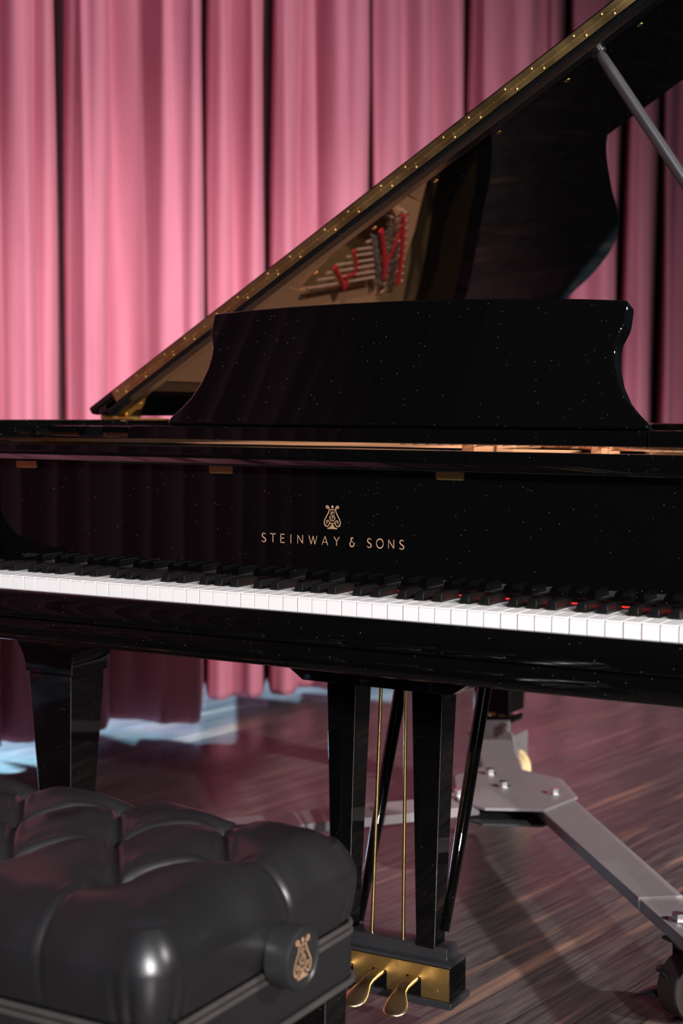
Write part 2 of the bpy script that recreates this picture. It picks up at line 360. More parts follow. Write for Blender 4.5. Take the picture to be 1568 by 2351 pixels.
# inlaid lettering and lyre emblem
def arc(cx, cy, rx, ry, a0, a1, n=14): return [(cx+rx*math.cos(math.radians(a0+(a1-a0)*k/n)), cy+ry*math.sin(math.radians(a0+(a1-a0)*k/n))) for k in range(n+1)]
def letter(ch, w, h):
    if ch == 'S': return [smooth_pts([(w*.90, h*.87), (w*.62, h*.99), (w*.30, h*.95), (w*.14, h*.77), (w*.26, h*.60), (w*.55, h*.48), (w*.86, h*.34), (w*.90, h*.14), (w*.60, h*.01), (w*.28, h*.02), (w*.04, h*.14)], 5)]
    if ch == 'T': return [[(0, h*.97), (w, h*.97)], [(w*.5, h), (w*.5, 0)]]
    if ch == 'E': return [[(w*.08, h), (w*.08, 0)], [(0, h*.97), (w*.95, h*.97)], [(0, h*.54), (w*.85, h*.54)], [(0, h*.03), (w, h*.03)]]
    if ch == 'I': return [[(w*.5, h), (w*.5, 0)]]
    if ch == 'N': return [[(w*.06, 0), (w*.06, h)], [(w*.02, h), (w*.97, 0)], [(w*.94, h), (w*.94, 0)]]
    if ch == 'W': return [[(0, h), (w*.29, 0)], [(w*.29, 0), (w*.52, h*.98)], [(w*.52, h*.98), (w*.75, 0)], [(w*.75, 0), (w, h)]]
    if ch == 'A': return [[(0, 0), (w*.5, h)], [(w*.5, h), (w, 0)], [(w*.18, h*.32), (w*.82, h*.32)]]
    if ch == 'Y': return [[(0, h), (w*.5, h*.48)], [(w, h), (w*.5, h*.48)], [(w*.5, h*.5), (w*.5, 0)]]
    if ch == 'O': return [arc(w*.5, h*.5, w*.47, h*.5, 0, 360, 32)]
    if ch == '&': return [smooth_pts([(w*.66, h*.84), (w*.50, h*.99), (w*.28, h*.90), (w*.25, h*.72), (w*.42, h*.60), (w*.58, h*.57)], 5), smooth_pts([(w*.45, h*.60), (w*.16, h*.50), (w*.03, h*.27), (w*.18, h*.04), (w*.5, 0), (w*.78, h*.12), (w*.88, h*.36), (w*.84, h*.44)], 5), [(w*.55, h*.42), (w, h*.42)]]
tx = [float(at(560+v/3.733, 1240, 1, .152)[0]) for v in (152, 190, 226, 273, 313, 350, 398, 408, 458, 507, 557, 627, 670, 720, 772, 818, 908, 952, 1055, 1095, 1135, 1197, 1237, 1288, 1332, 1374)]
TZ = float(at(603, 1243, 1, .152)[2])-.0003; EM = at(763, 1215.5, 1, .152)
for k, ch in enumerate('STEINWAY&SONS'):
    xa, xb = tx[2*k], tx[2*k+1]; w = xb-xa; bm = BM()
    for st in letter(ch, w, .0132):
        ww = .00125 if ch in 'NWAYI' else .00135
        if ch in 'SO&':
            kk = len(st); ws = [.0009+.0009*abs(math.sin(PI*(j/(kk-1))*(2 if ch == 'O' else 1))) for j in range(kk)]
        else: ws = ww
        if ch == 'W' or ch == 'N' or ch == 'A' or ch == 'Y': ws = ww if st[0][1] > st[-1][1] else ww*.72
        ribbon(bm, st, ws, (xa, .152, TZ), (1, 0, 0), (0, 0, 1), (0, -1, 0))
    o = obj('inlaid_letter', bm, M['gilt'], fb, smooth=False); tag(o, 'gilt letter %s in the maker name' % ch if ch != '&' else 'gilt ampersand in the maker name')
def lyre_emblem(bm, org, ex, ey, nrm, sc, wf=1.0):
    """emblem drawn in units: x -75..75, y 0..190"""
    def T(L): return [(p[0]*sc, p[1]*sc) for p in L]
    def rb(L, w, n=6): 
        L = smooth_pts(T(L), n); ribbon(bm, L, w*sc*wf, org, ex, ey, nrm)
    for s in (-1, 1):
        rb([(s*38, 172), (s*45, 166), (s*56, 172), (s*55, 183), (s*44, 186), (s*34, 177), (s*30, 158), (s*36, 132), (s*52, 104), (s*68, 76), (s*73, 50), (s*64, 28), (s*46, 24), (s*30, 36)], 7.5)
        rb([(s*30, 36), (s*27, 54), (s*36, 70), (s*50, 68), (s*53, 56), (s*44, 50)], 5.5)
        rb([(s*64, 34), (s*52, 44), (s*52, 58)], 3)
        disc2(bm, (s*50*sc, 173*sc), 5*sc, org, ex, ey, nrm); disc2(bm, (s*46*sc, 56*sc), 6*sc, org, ex, ey, nrm)
    ribbon(bm, T([(-33, 157), (33, 157)]), 5*sc*wf, org, ex, ey, nrm)
    ribbon(bm, T([(-24, 46), (24, 46)]), 5*sc*wf, org, ex, ey, nrm)
    for x in (-17, 0, 17): ribbon(bm, T([(x, 46), (x, 162)]), 2.4*sc*wf, org, ex, ey, nrm)
    disc2(bm, (0, 180*sc), 10.5*sc, org, ex, ey, nrm); ribbon(bm, T([(0, 158), (0, 174)]), 6*sc*wf, org, ex, ey, nrm)
    rb([(11, 132), (2, 139), (-9, 130), (-2, 116), (8, 108), (-6, 100)], 5)
    rb([(8, 108), (22, 98), (24, 84), (12, 72), (-8, 72), (-24, 82), (-24, 98), (-14, 106)], 5)
    rb([(-6, 88), (2, 96), (12, 94)], 4)
    for a, c, w in ((46, 30, 12), (34, 22, 24), (24, 12, 44)): ribbon(bm, T([(0, a), (0, c)]), w*sc, org, ex, ey, nrm)
    for k in range(-4, 5): disc2(bm, (k*9.5*sc, (9-abs(k)*0.2)*sc), 6.2*sc, org, ex, ey, nrm, .0003, 10)
bm = BM(); lyre_emblem(bm, (float(EM[0]), .152, float(EM[2])), (1, 0, 0), (0, 0, 1), (0, -1, 0), .000187, 1.0)
tag(obj('lyre_emblem', bm, M['gilt'], fb, smooth=False), 'gilt lyre emblem')
# cheeks (key blocks) and arms
for s in (-1, 1):
    bm = BM(); box(bm, min(s*.630, s*.70), max(s*.630, s*.70), -.024, .17, .6855, .7585); obj('key_block', bm, M['black'], piano, bevel=.004)
# case rim
ux = [(1.52, .72), (1.50, .84), (1.42, .905), (1.261, .931), (1.197, .931), (1.153, .934), (1.097, .969), (1.064, 1.017), (1.019, 1.114), (.948, 1.319), (.88, 1.536), (.83, 1.645), (.774, 1.730), (.692, 1.804), (.617, 1.843), (.52, 1.90), (.40, 1.965), (.28, 2.0), (.14, 2.0), (.04, 1.95), (.0, 1.85)]
curve = [tuple(q) for q in smooth_pts([(1.56, .55)]+ux+[(0.0, 1.7)], 6)]
def rim_outline(inset):
    P = [(-.78+u, y) for u, y in [(1.56, .40)]+curve+[(0, .40)]]
    if inset == 0: return P
    out = []
    for i in range(len(P)):
        a = np.array(P[max(i-1, 0)]); c = np.array(P[min(i+1, len(P)-1)]); t = c-a; t /= np.linalg.norm(t); out.append((P[i][0]-t[1]*inset, P[i][1]+t[0]*inset))
    return out
def rim_wall(bm, o, i, z0, z1):
    k = len(o)
    V = [[bm.verts.new((x, y, z)) for x, y in L] for L in (o, i) for z in (z0, z1)]   # o z0, o z1, i z0, i z1
    for j in range(k-1):
        bm.faces.new((V[0][j], V[0][j+1], V[1][j+1], V[1][j])); bm.faces.new((V[2][j+1], V[2][j], V[3][j], V[3][j+1]))
        bm.faces.new((V[1][j], V[1][j+1], V[3][j+1], V[3][j])); bm.faces.new((V[0][j+1], V[0][j], V[2][j], V[2][j+1]))
    for j in (0, k-1): bm.faces.new([V[0][j], V[1][j], V[3][j], V[2][j]])
RT = .985
armprof = [(-.030, .70), (-.036, .735), (-.034, .755), (-.026, .7635), (.002, .771), (.027, .7815), (.053, .803), (.075, .831), (.091, .868), (.100, .915), (.104, .955), (.112, RT), (.40, RT), (.40, .66), (-.018, .66)]
bm = BM(); rim_wall(bm, rim_outline(0), rim_outline(.065), .66, RT)
for s in (-1, 1): prism(bm, [(s*.78, y, z) for y, z in armprof], (-s*.078, 0, 0))
obj('case_rim', bm, M['black'], piano, bevel=.003, angle=.9)
# soundboard / case floor
bm = BM(); inn = rim_outline(.06); prism(bm, [(x, y, .70) for x, y in inn], (0, 0, .17)); obj('soundboard', bm, M['soundboard'], piano, smooth=False)
# cast iron plate: openings left between the pieces show strings and soundboard
PZ = .936
bm = BM()
def slab(pts, z0=PZ-.012, z1=PZ): prism(bm, [(x, y, z0) for x, y in pts], (0, 0, z1-z0))
slab([(-.70, .32), (.70, .32), (.70, .56), (-.70, .66)])                        # pin block web
slab([(-.715, .62), (-.50, .64), (-.46, 1.10), (-.47, 1.22), (-.435, 1.52), (-.55, 1.80), (-.715, 1.9)])   # bass side
slab([(-.47, 1.22), (-.30, 1.355), (-.22, 1.40), (-.20, .62), (-.50, .64), (-.46, 1.10)], PZ-.012, PZ-.001)
slab([(-.45, 1.60), (-.41, 1.632), (-.36, 1.60), (-.31, 1.555), (-.25, 1.505), (-.235, 1.47), (-.22, 1.40), (-.19, 1.40), (-.205, 1.60), (-.276, 1.632), (-.36, 1.648), (-.44, 1.66)])
slab([(.62, .55), (.70, .55), (.70, .80), (.45, .86), (.30, .90), (.20, 1.1), (.10, 1.35), (-.05, 1.55), (-.205, 1.60), (-.19, 1.50), (-.09, 1.46), (.05, 1.28), (.15, 1.02), (.26, .82), (.44, .78)])
slab([(-.47, 1.45), (-.385, 1.46), (-.372, 1.545), (-.40, 1.615), (-.455, 1.61)], PZ-.006, PZ-.002)
for x0, y0, x1, y1, w in ((.03, .60, -.10, 1.47, .012), (.27, .58, .12, 1.10, .010), (.46, .57, .42, .80, .009)):
    d = np.array([x1-x0, y1-y0]); d /= np.linalg.norm(d); q = np.array([-d[1], d[0]])*w
    slab([(x0+q[0], y0+q[1]), (x1+q[0], y1+q[1]), (x1-q[0], y1-q[1]), (x0-q[0], y0-q[1])], PZ, PZ+.03)
obj('iron_plate', bm, M['plate'], piano, bevel=.004, angle=.5)
SZ = .948
bass = [((-.462, 1.227), (-.407, 1.51)), ((-.438, 1.256), (-.393, 1.498)), ((-.418, 1.282), (-.378, 1.481)), ((-.395, 1.309), (-.364, 1.469)), ((-.371, 1.34), (-.35, 1.449)), ((-.349, 1.37), (-.337, 1.434)), ((-.327, 1.4), (-.321, 1.416))]
for a, c in bass:
    bm = BM(); tube(bm, [(a[0], a[1], SZ), (c[0], c[1], SZ)], .0033, 10); obj('bass_string', bm, M['copper'], piano)
rs = random.Random(5); bm = BM()
for k in range(10):
    t = k/9; x = -.243+(-.413+.243)*t; y = 1.505+(1.63-1.505)*t
    tube(bm, [(x+.006, y+.018, SZ+.002), (x-.012, y-.040, SZ+.002)], .0026, 8)
    lathe(bm, (x+.008, y+.020, SZ-.012), (0, 0, 1), [(0, .0035), (.02, .0035), (.021, 0)], 10)
    lathe(bm, (x-.012, y-.042, SZ-.012), (0, 0, 1), [(0, .0035), (.02, .0035), (.021, 0)], 10)
for k in range(12):
    t = k/11; x = -.31+(-.405+.31)*t; y = 1.426+(1.533-1.426)*t
    lathe(bm, (x, y, SZ-.01), (0, 0, 1), [(0, .004), (.02, .004), (.021, 0)], 10)
tag(obj('hitch_pins', bm, M['steel'], piano), kind='stuff')
bm = BM()
for k in range(34):
    x = -.17+k*.0235; y1 = 1.50-.75*((x+.17)/.75)**.8
    tube(bm, [(x+.12, .5, SZ), (x-.02, y1, SZ)], .0007, 6)
for k in range(9):
    t = k/8; x = -.31+(-.405+.31)*t; y = 1.426+(1.533-1.426)*t
    tube(bm, [(x, y, SZ), (x+.035, y+.085, SZ)], .0015, 6)
tag(obj('steel_strings', bm, M['string_steel'], piano), kind='stuff')
def feltstrip(pts, w=.009, z=SZ+.004, h=.007):
    bm = BM(); P = [(x, y, z) for x, y in pts]; tube(bm, P, w, 8, flat=.5); obj('string_felt', bm, M['felt'], piano)
feltstrip([(-.398, 1.300), (-.42, 1.344), (-.447, 1.388)], .0065); feltstrip([(-.352, 1.352), (-.383, 1.395), (-.408, 1.402), (-.414, 1.374), (-.440, 1.390)], .0055)
feltstrip([(-.290, 1.436), (-.324, 1.478), (-.37, 1.527), (-.404, 1.55)], .0085); feltstrip([(-.283, 1.53), (-.324, 1.532), (-.378, 1.533)], .006)
feltstrip([(-.240, 1.510), (-.298, 1.558), (-.351, 1.597), (-.413, 1.636)], .0085)
# rails across the front of the case, side rails of the desk tray
bm = BM(); box(bm, -.70, .70, .30, .345, .915, .934); obj('pinblock_rail', bm, M['plate'], piano, bevel=.002)
# lid
ANG = math.radians(31.6); E1 = Vector((math.cos(ANG), 0, math.sin(ANG))); N1 = Vector((-math.sin(ANG), 0, math.cos(ANG))); H = Vector((-.78, 0, .985))
def L3(u, y, nn): return H + E1*u + N1*nn + Vector((0, y, 0))
lid = empty('lid', (-.78, .6, .985), piano)
LY = .600
lo = [(.012, LY), (1.57, LY)] + [(u, y) for u, y in curve if y > .62] + [(.012, 1.75)]
bm = BM(); prism(bm, [L3(u, y, .0) for u, y in lo], N1*.0145); obj('lid_board', bm, M['lid_black'], lid, bevel=.004, angle=.9)
# front rail with chamfered underside
bm = BM(); prism(bm, [L3(.030, LY, .0145), L3(.030, LY, -.004), L3(.030, LY+.010, -.012), L3(.030, LY+.034, -.012), L3(.030, LY+.045, 0.0), L3(.030, LY+.045, .0145)], E1*1.53)
obj('lid_front_rail', bm, M['rail'], lid, bevel=.002)
# folded-back front flap lying on the main lid
bm = BM(); prism(bm, [L3(u, y, .0155) for u, y in ((-.008, LY+.001), (1.57, LY+.001), (1.57, LY+.48), (.0, LY+.48), (-.012, LY+.02))], N1*.0155); obj('lid_flap', bm, M['lid_black'], lid, bevel=.004, angle=.9)
# brass hinge strip
ub = .060; bh = empty('lid_hinge', L3(ub, LY, .0145), lid)
bm = BM(); prism(bm, [L3(ub, LY-.0012, .0039), L3(ub, LY-.0012, .0148), L3(ub, LY+.002, .0148), L3(ub, LY+.002, .0039)], E1*1.48)
prism(bm, [L3(ub, LY-.0012, .0154), L3(ub, LY-.0012, .0262), L3(ub, LY+.002, .0262), L3(ub, LY+.002, .0154)], E1*1.48)
u = ub+.004; k = 0
while u < 1.53:
    ln = .022 if k % 2 else .034
    tube(bm, [L3(u, LY-.0016, .0150), L3(u+ln, LY-.0016, .0150)], .0013, 8); 
    lathe(bm, L3(u+ln+.0012, LY-.0016, .0150), E1, [(-.0006, 0), (-.0006, .0019), (.0006, .0019), (.0006, 0)], 8)
    u += ln+.0035; k += 1
k = 0; u = ub+.012
while u < 1.52:
    for nn, du in ((.0215, 0), (.0088, .018)):
        lathe(bm, L3(u+du, LY-.0012, nn), (0, -1, 0), [(0, .0029), (.0010, .0026), (.0016, .0014), (.0018, 0)], 12)
    u += (.056, .078, .056, .086)[k % 4]; k += 1
strip = obj('hinge_strip', bm, M['brass_hinge'], lid, smooth=.5)
bpy.data.objects.remove(bh)
# rubber bumpers in brass cups under the lid
for u in (.532, .678, .824, .968, 1.114, 1.263, 1.40):
    bm = BM(); lathe(bm, L3(u, LY+.085, 0), -N1, [(0, .0055), (.0010, .0050), (.0012, 0)], 14); obj('lid_bumper', bm, M['brass'], lid)
# butt hinge joining lid and case
def onlid(px, py, nn):
    d = ray(px, py); nv_ = np.array(N1); h0 = np.array(H)+nv_*nn; t = np.dot(nv_, h0-CAMP)/np.dot(nv_, d); return Vector(CAMP+d*t)
bm = BM(); A_ = [onlid(px, py, -.0012) for px, py in ((301, 911), (333, 911), (329, 927), (322, 937), (312, 938), (289, 958), (286, 950))]
prism(bm, A_, -N1*.0025)
for px, py in ((303, 926), (323, 926), (290, 951)): lathe(bm, onlid(px, py, -.0037), -N1, [(0, .0040), (.0012, .0030), (.0012, 0)], 12)
Y0 = min(v.y for v in A_); tube(bm, [(-.776, Y0, .9895), (-.776, Y0+.12, .9895)], .005, 12); box(bm, -.776, -.700, Y0, Y0+.12, .9845, .9875)
obj('case_hinge', bm, M['brass_brushed'], piano, smooth=.5)
# prop stick
PT = L3(1.186, .666, -.001); PB = Vector((.652, .72, .965))
bm = BM(); d = (PB-PT); tube(bm, [PT, PT+d*.015, PT+d*.06, PT+d*.5, PB], [.006, .0092, .0100, .0104, .0104], 24)
pr = obj('lid_prop', bm, M['prop'], piano)
bm = BM(); q = PT+d*.44; tube(bm, [q, q+Vector((-.010, 0, -.006)), q+Vector((-.019, 0, -.008))], [.004, .003, .004], 10); obj('prop_stud', bm, M['knob'], pr)
bm = BM(); lathe(bm, PT+N1*.001, -N1, [(0, .013), (.005, .012), (.005, 0)], 16); obj('prop_cup', bm, M['knob'], lid)
# music desk
tray = BM(); 
box(tray, -.492, .434, .335, .52, .9525, .976)
md = empty('music_desk', (0, .36, .955), piano)
obj('desk_shelf', tray, M['black'], md, bevel=.002)
bm = BM(); box(bm, .4365, .715, .330, .50, .952, .9765); obj('desk_side_rail', bm, M['black'], md, bevel=.003)
# left slide with its rounded nose
bm = BM(); box(bm, -.715, -.494, .36, .50, .9625, .9745); obj('desk_side_rail', bm, M['black'], md, bevel=.002)
bm = BM()
pp = [(-.760, .966), (-.757, .961), (-.748, .957), (-.735, .954), (-.71, .9525), (-.50, .9525), (-.50, .9555), (-.695, .9585), (-.695, .967)]
prism(bm, [(x, .318, z) for x, z in pp], (0, .05, 0)); obj('desk_slide', bm, M['black'], md, bevel=.0015)
for c, pr_ in (((-.742, .335, .966), [(0, .012), (.002, .013), (.014, .013), (.0155, .012), (.0155, 0)]), ((-.600, .36, .956), [(0, .024), (.018, .024), (.0185, .022), (.0185, 0)]), ((-.497, .340, .953), [(0, .006), (.019, .006), (.020, .005), (.020, 0)])):
    bm = BM(); lathe(bm, c, (0, 0, 1), pr_, 24); obj('desk_post', bm, M['black'], md)
bm = BM(); lathe(bm, (-.722, .328, .972), (0, -1, 0), [(0, .0045), (.004, .0045), (.005, .003), (.005, 0)], 16); obj('tray_screw', bm, M['steel'], md)
# desk panel: outline from the photograph (half), leaning back
half = [(.4365, .9765), (.4350, .9830), (.424, .9875), (.400, .9965), (.372, 1.0145), (.347, 1.0405), (.3335, 1.068), (.331, 1.094), (.337, 1.117), (.3465, 1.1285), (.3560, 1.1365), (.3590, 1.148), (.3665, 1.1735), (.3655, 1.1760)]
def pxr(px, py):   # right outline traced on the leaning plane
    d = ray(px, py); # plane: y = .352 + (z-.978)*.33
    t = (.352 + (CAMP[2]-.978)*.33 - CAMP[1])/(d[1]-.33*d[2]); return CAMP+d*t
tr = [(1487, 985), (1484, 967), (1472, 955), (1457, 939), (1436, 912), (1420, 875), (1412, 834), (1412, 805), (1416, 780), (1426, 760), (1433, 746), (1436, 735), (1441, 700), (1441, 690)]
R = [pxr(*q) for q in tr]; hw_ = [(q[0], q[2]) for q in R]
dev = []
half = [(abs(x), z) for x, z in hw_]
topz = half[-1][1]
outl = [(x, z) for x, z in half] + [(half[-1][0]-.004, topz+.0015)] + [(x, topz+.002+.011*(1-(x/half[-1][0])**2)) for x in (.30, .22, .14, .07, 0)]
outl = outl + [(-x, z) for x, z in outl[::-1][1:]]
lean = .33
def dk(x, z, o): 
    nrm = Vector((0, 1, -lean)).normalized(); return Vector((x, .352+(z-.978)*lean, z)) + nrm*o
outl = [(float(a[0]), float(a[1])) for a in outl]
bm = BM(); th = .034
prism(bm, [dk(x, z, 0) for x, z in outl], dk(0, 1, th)-dk(0, 1, 0)); obj('desk_panel', bm, M['black'], md, smooth=.9, bevel=.0055, seg=4, angle=.9)
# front and rear legs
def leg(xc, yc, top, bot, w0, w1, dy0, dy1, capz=None):
    lg = empty('piano_leg', (xc, yc, bot), piano)
    bm = BM(); rg = []
    for z, w, dd in ((top, w0, dy0), (bot+.02, w1, dy1), (bot, w1, dy1)):
        rg.append([bm.verts.new((xc+sx*w/2, yc+sy*dd/2, z)) for sx, sy in ((-1, -1), (1, -1), (1, 1), (-1, 1))])
    for a, c in zip(rg, rg[1:]):
        for k in range(4): bm.faces.new((a[k], a[(k+1) % 4], c[(k+1) % 4], c[k]))
    bm.faces.new(rg[0]); bm.faces.new(rg[-1][::-1]); obj('leg_shaft', bm, M['black'], lg, bevel=.002)
    bm = BM(); rg = []
    for t in range(9):
        a = t/8; z = top+(.646-top)*a; g = .004+.045*(1-math.cos(a*PI/2))
        rg.append([bm.verts.new((xc+sx*(w0/2+g), yc+sy*(dy0/2+g*.7), z)) for sx, sy in ((-1, -1), (1, -1), (1, 1), (-1, 1))])
    for a, c in zip(rg, rg[1:]):
        for k in range(4): bm.faces.new((a[k], a[(k+1) % 4], c[(k+1) % 4], c[k]))
    bm.faces.new(rg[0]); bm.faces.new(rg[-1][::-1]); obj('leg_cap', bm, M['black'], lg, smooth=.5, bevel=.0015)
    bm = BM(); lathe(bm, (xc, yc, bot-.03), (0, 0, 1), [(0, .02), (.004, .028), (.026, .028), (.03, .02)], 20); obj('leg_ferrule', bm, M['brass'], lg)
    return lg
q0 = at(65, 1548, 1, .28); q1 = at(163, 1553, 1, .28)
LXc = (q0[0]+q1[0])/2; LW = q1[0]-q0[0]
for s in (1, -1): leg(s*LXc, .28+.0475, q1[2], .21, LW, LW*.66, .095, .062)
q0 = at(1092, 1592, 1, 1.80); q1 = at(1163, 1592, 1, 1.80)
rl = leg((q0[0]+q1[0])/2, 1.855, .56, .225, .12, .10, .11, .10)
bm = BM(); xc = (q0[0]+q1[0])/2; box(bm, xc-.050, xc+.050, 1.80, 1.90, .197, .216); obj('leg_collar', bm, M['black'], rl, bevel=.006)
# lyre
ly = empty('pedal_lyre', (0, .37, .055), piano)
bm = BM(); prism(bm, [(x, .32, z) for x, z in ((-.163, .646), (-.163, .583), (-.134, .5635), (.134, .5635), (.163, .583), (.163, .646))], (0, .165, 0)); obj('lyre_block', bm, M['black'], ly, bevel=.0015)
def post(s):
    bm = BM(); rg = []
    for z, xa, xb, ya, yb in ((.566, .050, .106, .350, .404), (.144, .0615, .0955, .352, .390)):
        a, b2 = (xa, xb) if s > 0 else (-xb, -xa)
        rg.append([bm.verts.new(p) for p in ((a, ya, z), (b2, ya, z), (b2, yb, z), (a, yb, z))])
    for k in range(4): bm.faces.new((rg[0][k], rg[0][(k+1) % 4], rg[1][(k+1) % 4], rg[1][k]))
    bm.faces.new(rg[0]); bm.faces.new(rg[1][::-1]); obj('lyre_post', bm, M['black'], ly, bevel=.0025)
post(1); post(-1)
for (xa, xb) in ((-.030, -.0145), (.0285, .0295), (-.088, -.075)):
    bm = BM(); tube(bm, [(xa, .372, .12), (xb, .372, .60)], .0029, 12); obj('pedal_rod', bm, M['brass'], ly)
for x, ya, za, yb, zb, in ((.098, .385, .165, .568, .64), (-.066, .398, .150, .585, .64)):
    bm = BM(); tube(bm, [(x, ya, za), (x, ya+(yb-ya)*.3, za+(zb-za)*.3), (x, yb, zb)], [.0065, .0105, .0125], 16); obj('lyre_brace', bm, M['black'], ly)
bx = BM(); box(bx, -.125, .125, .3465, .408, .0665, .1200); obj('pedal_box', bx, M['black'], ly, bevel=.0015)
bm = BM()
rg = []
for z, g in ((.1195, .0005), (.1215, .001), (.1245, -.001), (.1265, -.006), (.1290, -.0095), (.1325, -.0105), (.1450, -.0105), (.1475, -.0125), (.1480, -.016)):
    rg.append([bm.verts.new(p) for p in ((-.125-g, .3465-g, z), (.125+g, .3465-g, z), (.125+g, .408+g, z), (-.125-g, .408+g, z))])
for a, c in zip(rg, rg[1:]):
    for k in range(4): bm.faces.new((a[k], a[(k+1) % 4], c[(k+1) % 4], c[k]))
bm.faces.new(rg[0][::-1]); bm.faces.new(rg[-1]); obj('pedal_box_top', bm, M['satin'], ly, smooth=.7, bevel=.0012)
bm = BM(); box(bm, -.1305, .1305, .340, .4135, .0545, .0662); obj('pedal_box_plinth', bm, M['satin'], ly, bevel=.002)
# brass face plate with three slots
bm = BM(); zt, zb = .1192, .0668; sl = (.0815, .0985); xs = [-.125]
for xc in (-.062, 0, .062): xs += [xc-.0135, xc+.0135]
xs.append(.125)
for k in range(len(xs)-1):
    if k % 2 == 0: box(bm, xs[k], xs[k+1], .3440, .3462, zb, zt)
    else:
        box(bm, xs[k], xs[k+1], .3440, .3462, sl[1], zt)
bmesh.ops.remove_doubles(bm, verts=bm.verts, dist=1e-6)
for x, z in ((-.031, .1115), (.031, .1115), (-.103, .1115), (.103, .1115), (.103, .0805), (-.103, .0805), (-.031, .0775)):
    lathe(bm, (x, .3440, z), (0, -1, 0), [(0, .0034), (.0006, .0030), (.0006, .0022), (.0010, 0)], 16)
obj('brass_face_plate', bm, M['brass_brushed'], ly, smooth=.4)
for xc in (-.062, 0, .062):
    bm = BM(); rg = []; side = (1 if xc > 0 else -1 if xc < 0 else 0)
    st = [(.350, .0195/2, 0, .0945, .006), (.325, .0195/2, 0, .0935, .006), (.307, .0195/2, 0, .0915, .006), (.294, .0215/2, .001, .0885, .0065), (.281, .0310/2, .003, .0845, .007), (.267, .0390/2, .0055, .0805, .007), (.253, .0410/2, .007, .0772, .0065), (.243, .0370/2, .0078, .0755, .0055), (.236, .0260/2, .008, .0748, .004), (.2325, .006/2, .008, .0745, .0022)]
    for y, w, dx, z, t in st:
        cx = xc + (dx*1.9 if side > 0 else -dx*1.9 if side < 0 else dx*.3); N = 16; ring = []
        for k in range(N):
            a = 2*PI*k/N; ca, sa = math.cos(a), math.sin(a); e = .55 if y > .30 else .85
            ring.append(bm.verts.new((cx+w*math.copysign(abs(ca)**e, ca), y, z+t*.75*math.copysign(abs(sa)**e, sa))))
        rg.append(ring)
    for a, c in zip(rg, rg[1:]):
        for k in range(16): bm.faces.new((a[k], a[(k+1) % 16], c[(k+1) % 16], c[k]))
    bm.faces.new(rg[0]); bm.faces.new(rg[-1][::-1]); obj('pedal', bm, M['pedal_brass'], ly, smooth=1.0)
# ------------------------------------------------------------------ spider dolly
dol = empty('piano_dolly', (-.16, 1.25, 0), label='grey steel three-armed spider dolly on casters carrying the piano legs', cat='dolly')
def hexbolt(bm, x, y, z, r=.011, h=.011):
    lathe(bm, (x, y, z), (0, 0, 1), [(0, r*1.5), (.0015, r*1.5), (.0015, 0)], 16)
    lathe(bm, (x, y, z+.0015), (0, 0, 1), [(0, r), (h, r), (h, 0)], 6)
HZ = .170
oc = [at(px, py, 2, HZ)[:2] for px, py in ((1326, 1829), (1252, 1858), (1113, 1855), (1050, 1835), (1044, 1780), (1120, 1757), (1180, 1762), (1290, 1788))]
bm = BM(); prism(bm, [(x, y, HZ-.006) for x, y in oc], (0, 0, .006)); obj('hub_plate', bm, M['dolly'], dol, bevel=.001)
bm = BM(); prism(bm, [(x*1.0, y-.012, HZ-.036) for x, y in oc], (0, 0, .005)); obj('lower_hub_plate', bm, M['dolly_dark'], dol, bevel=.001)
for px, py in ((1155, 1806), (1272, 1822), (1124, 1777), (1052, 1826)):
    q = at(px, py, 2, HZ); bm = BM(); hexbolt(bm, q[0], q[1], HZ); obj('bolt', bm, M['bolt'], dol, smooth=.4)
def arm(a, c, w, z, h, w2=None):
    a = np.array(a); c = np.array(c); d = c-a; d /= np.linalg.norm(d); q = np.array([-d[1], d[0]]); w2 = w2 or w
    P = [a+q*w/2, c+q*w2/2, c-q*w2/2, a-q*w/2]; bm = BM(); prism(bm, [(p[0], p[1], z-h) for p in P], (0, 0, h)); return bm
HC = np.array([-.150, 1.27])
ja, jb = at(1465, 2060, 2, HZ-.006)[:2], at(1568, 2056, 2, HZ-.006)[:2]
ha, hb = at(1252, 1860, 2, HZ-.006)[:2], at(1326, 1831, 2, HZ-.006)[:2]
e = np.array([.045, -.05])
bm = BM(); prism(bm, [(p[0], p[1], HZ-.028) for p in (ha-e*2, ja, jb, hb-e*2)], (0, 0, .022)); obj('dolly_arm', bm, M['dolly'], dol, bevel=.001)
jm = (ja+jb)/2; dd = np.array([.62, -.785]); qd = np.array([.785, .62])
P = [jm-qd*.037-dd*.05, jm-qd*.034+dd*.36, jm+qd*.034+dd*.36, jm+qd*.037-dd*.05]
bm = BM(); prism(bm, [(p[0], p[1], HZ-.032) for p in P], (0, 0, .0215)); obj('dolly_arm_extension', bm, M['dolly'], dol, bevel=.001)
q = at(1556, 2112, 2, HZ-.010); bm = BM(); hexbolt(bm, q[0], q[1], HZ-.0105); obj('bolt', bm, M['bolt'], dol, smooth=.4)
obj('dolly_arm', arm((-.22, 1.17), (-.56, .735), .10, HZ-.006, .020), M['dolly'], dol, bevel=.001)
obj('dolly_arm_extension', arm((-.53, .775), (-.66, .30), .085, HZ-.010, .0215), M['dolly'], dol, bevel=.001)
obj('dolly_arm', arm((-.22, 1.38), (-.425, 1.765), .09, HZ-.006, .020), M['dolly'], dol, bevel=.001)
# leg cups
for s in (-1, 1):
    bm = BM(); lathe(bm, (s*abs(LXc), .3275, .150), (0, 0, 1), [(0, .0), (0, .055), (.035, .055), (.035, .045), (.012, .045), (.012, 0)], 28); obj('leg_cup', bm, M['dolly'], dol)
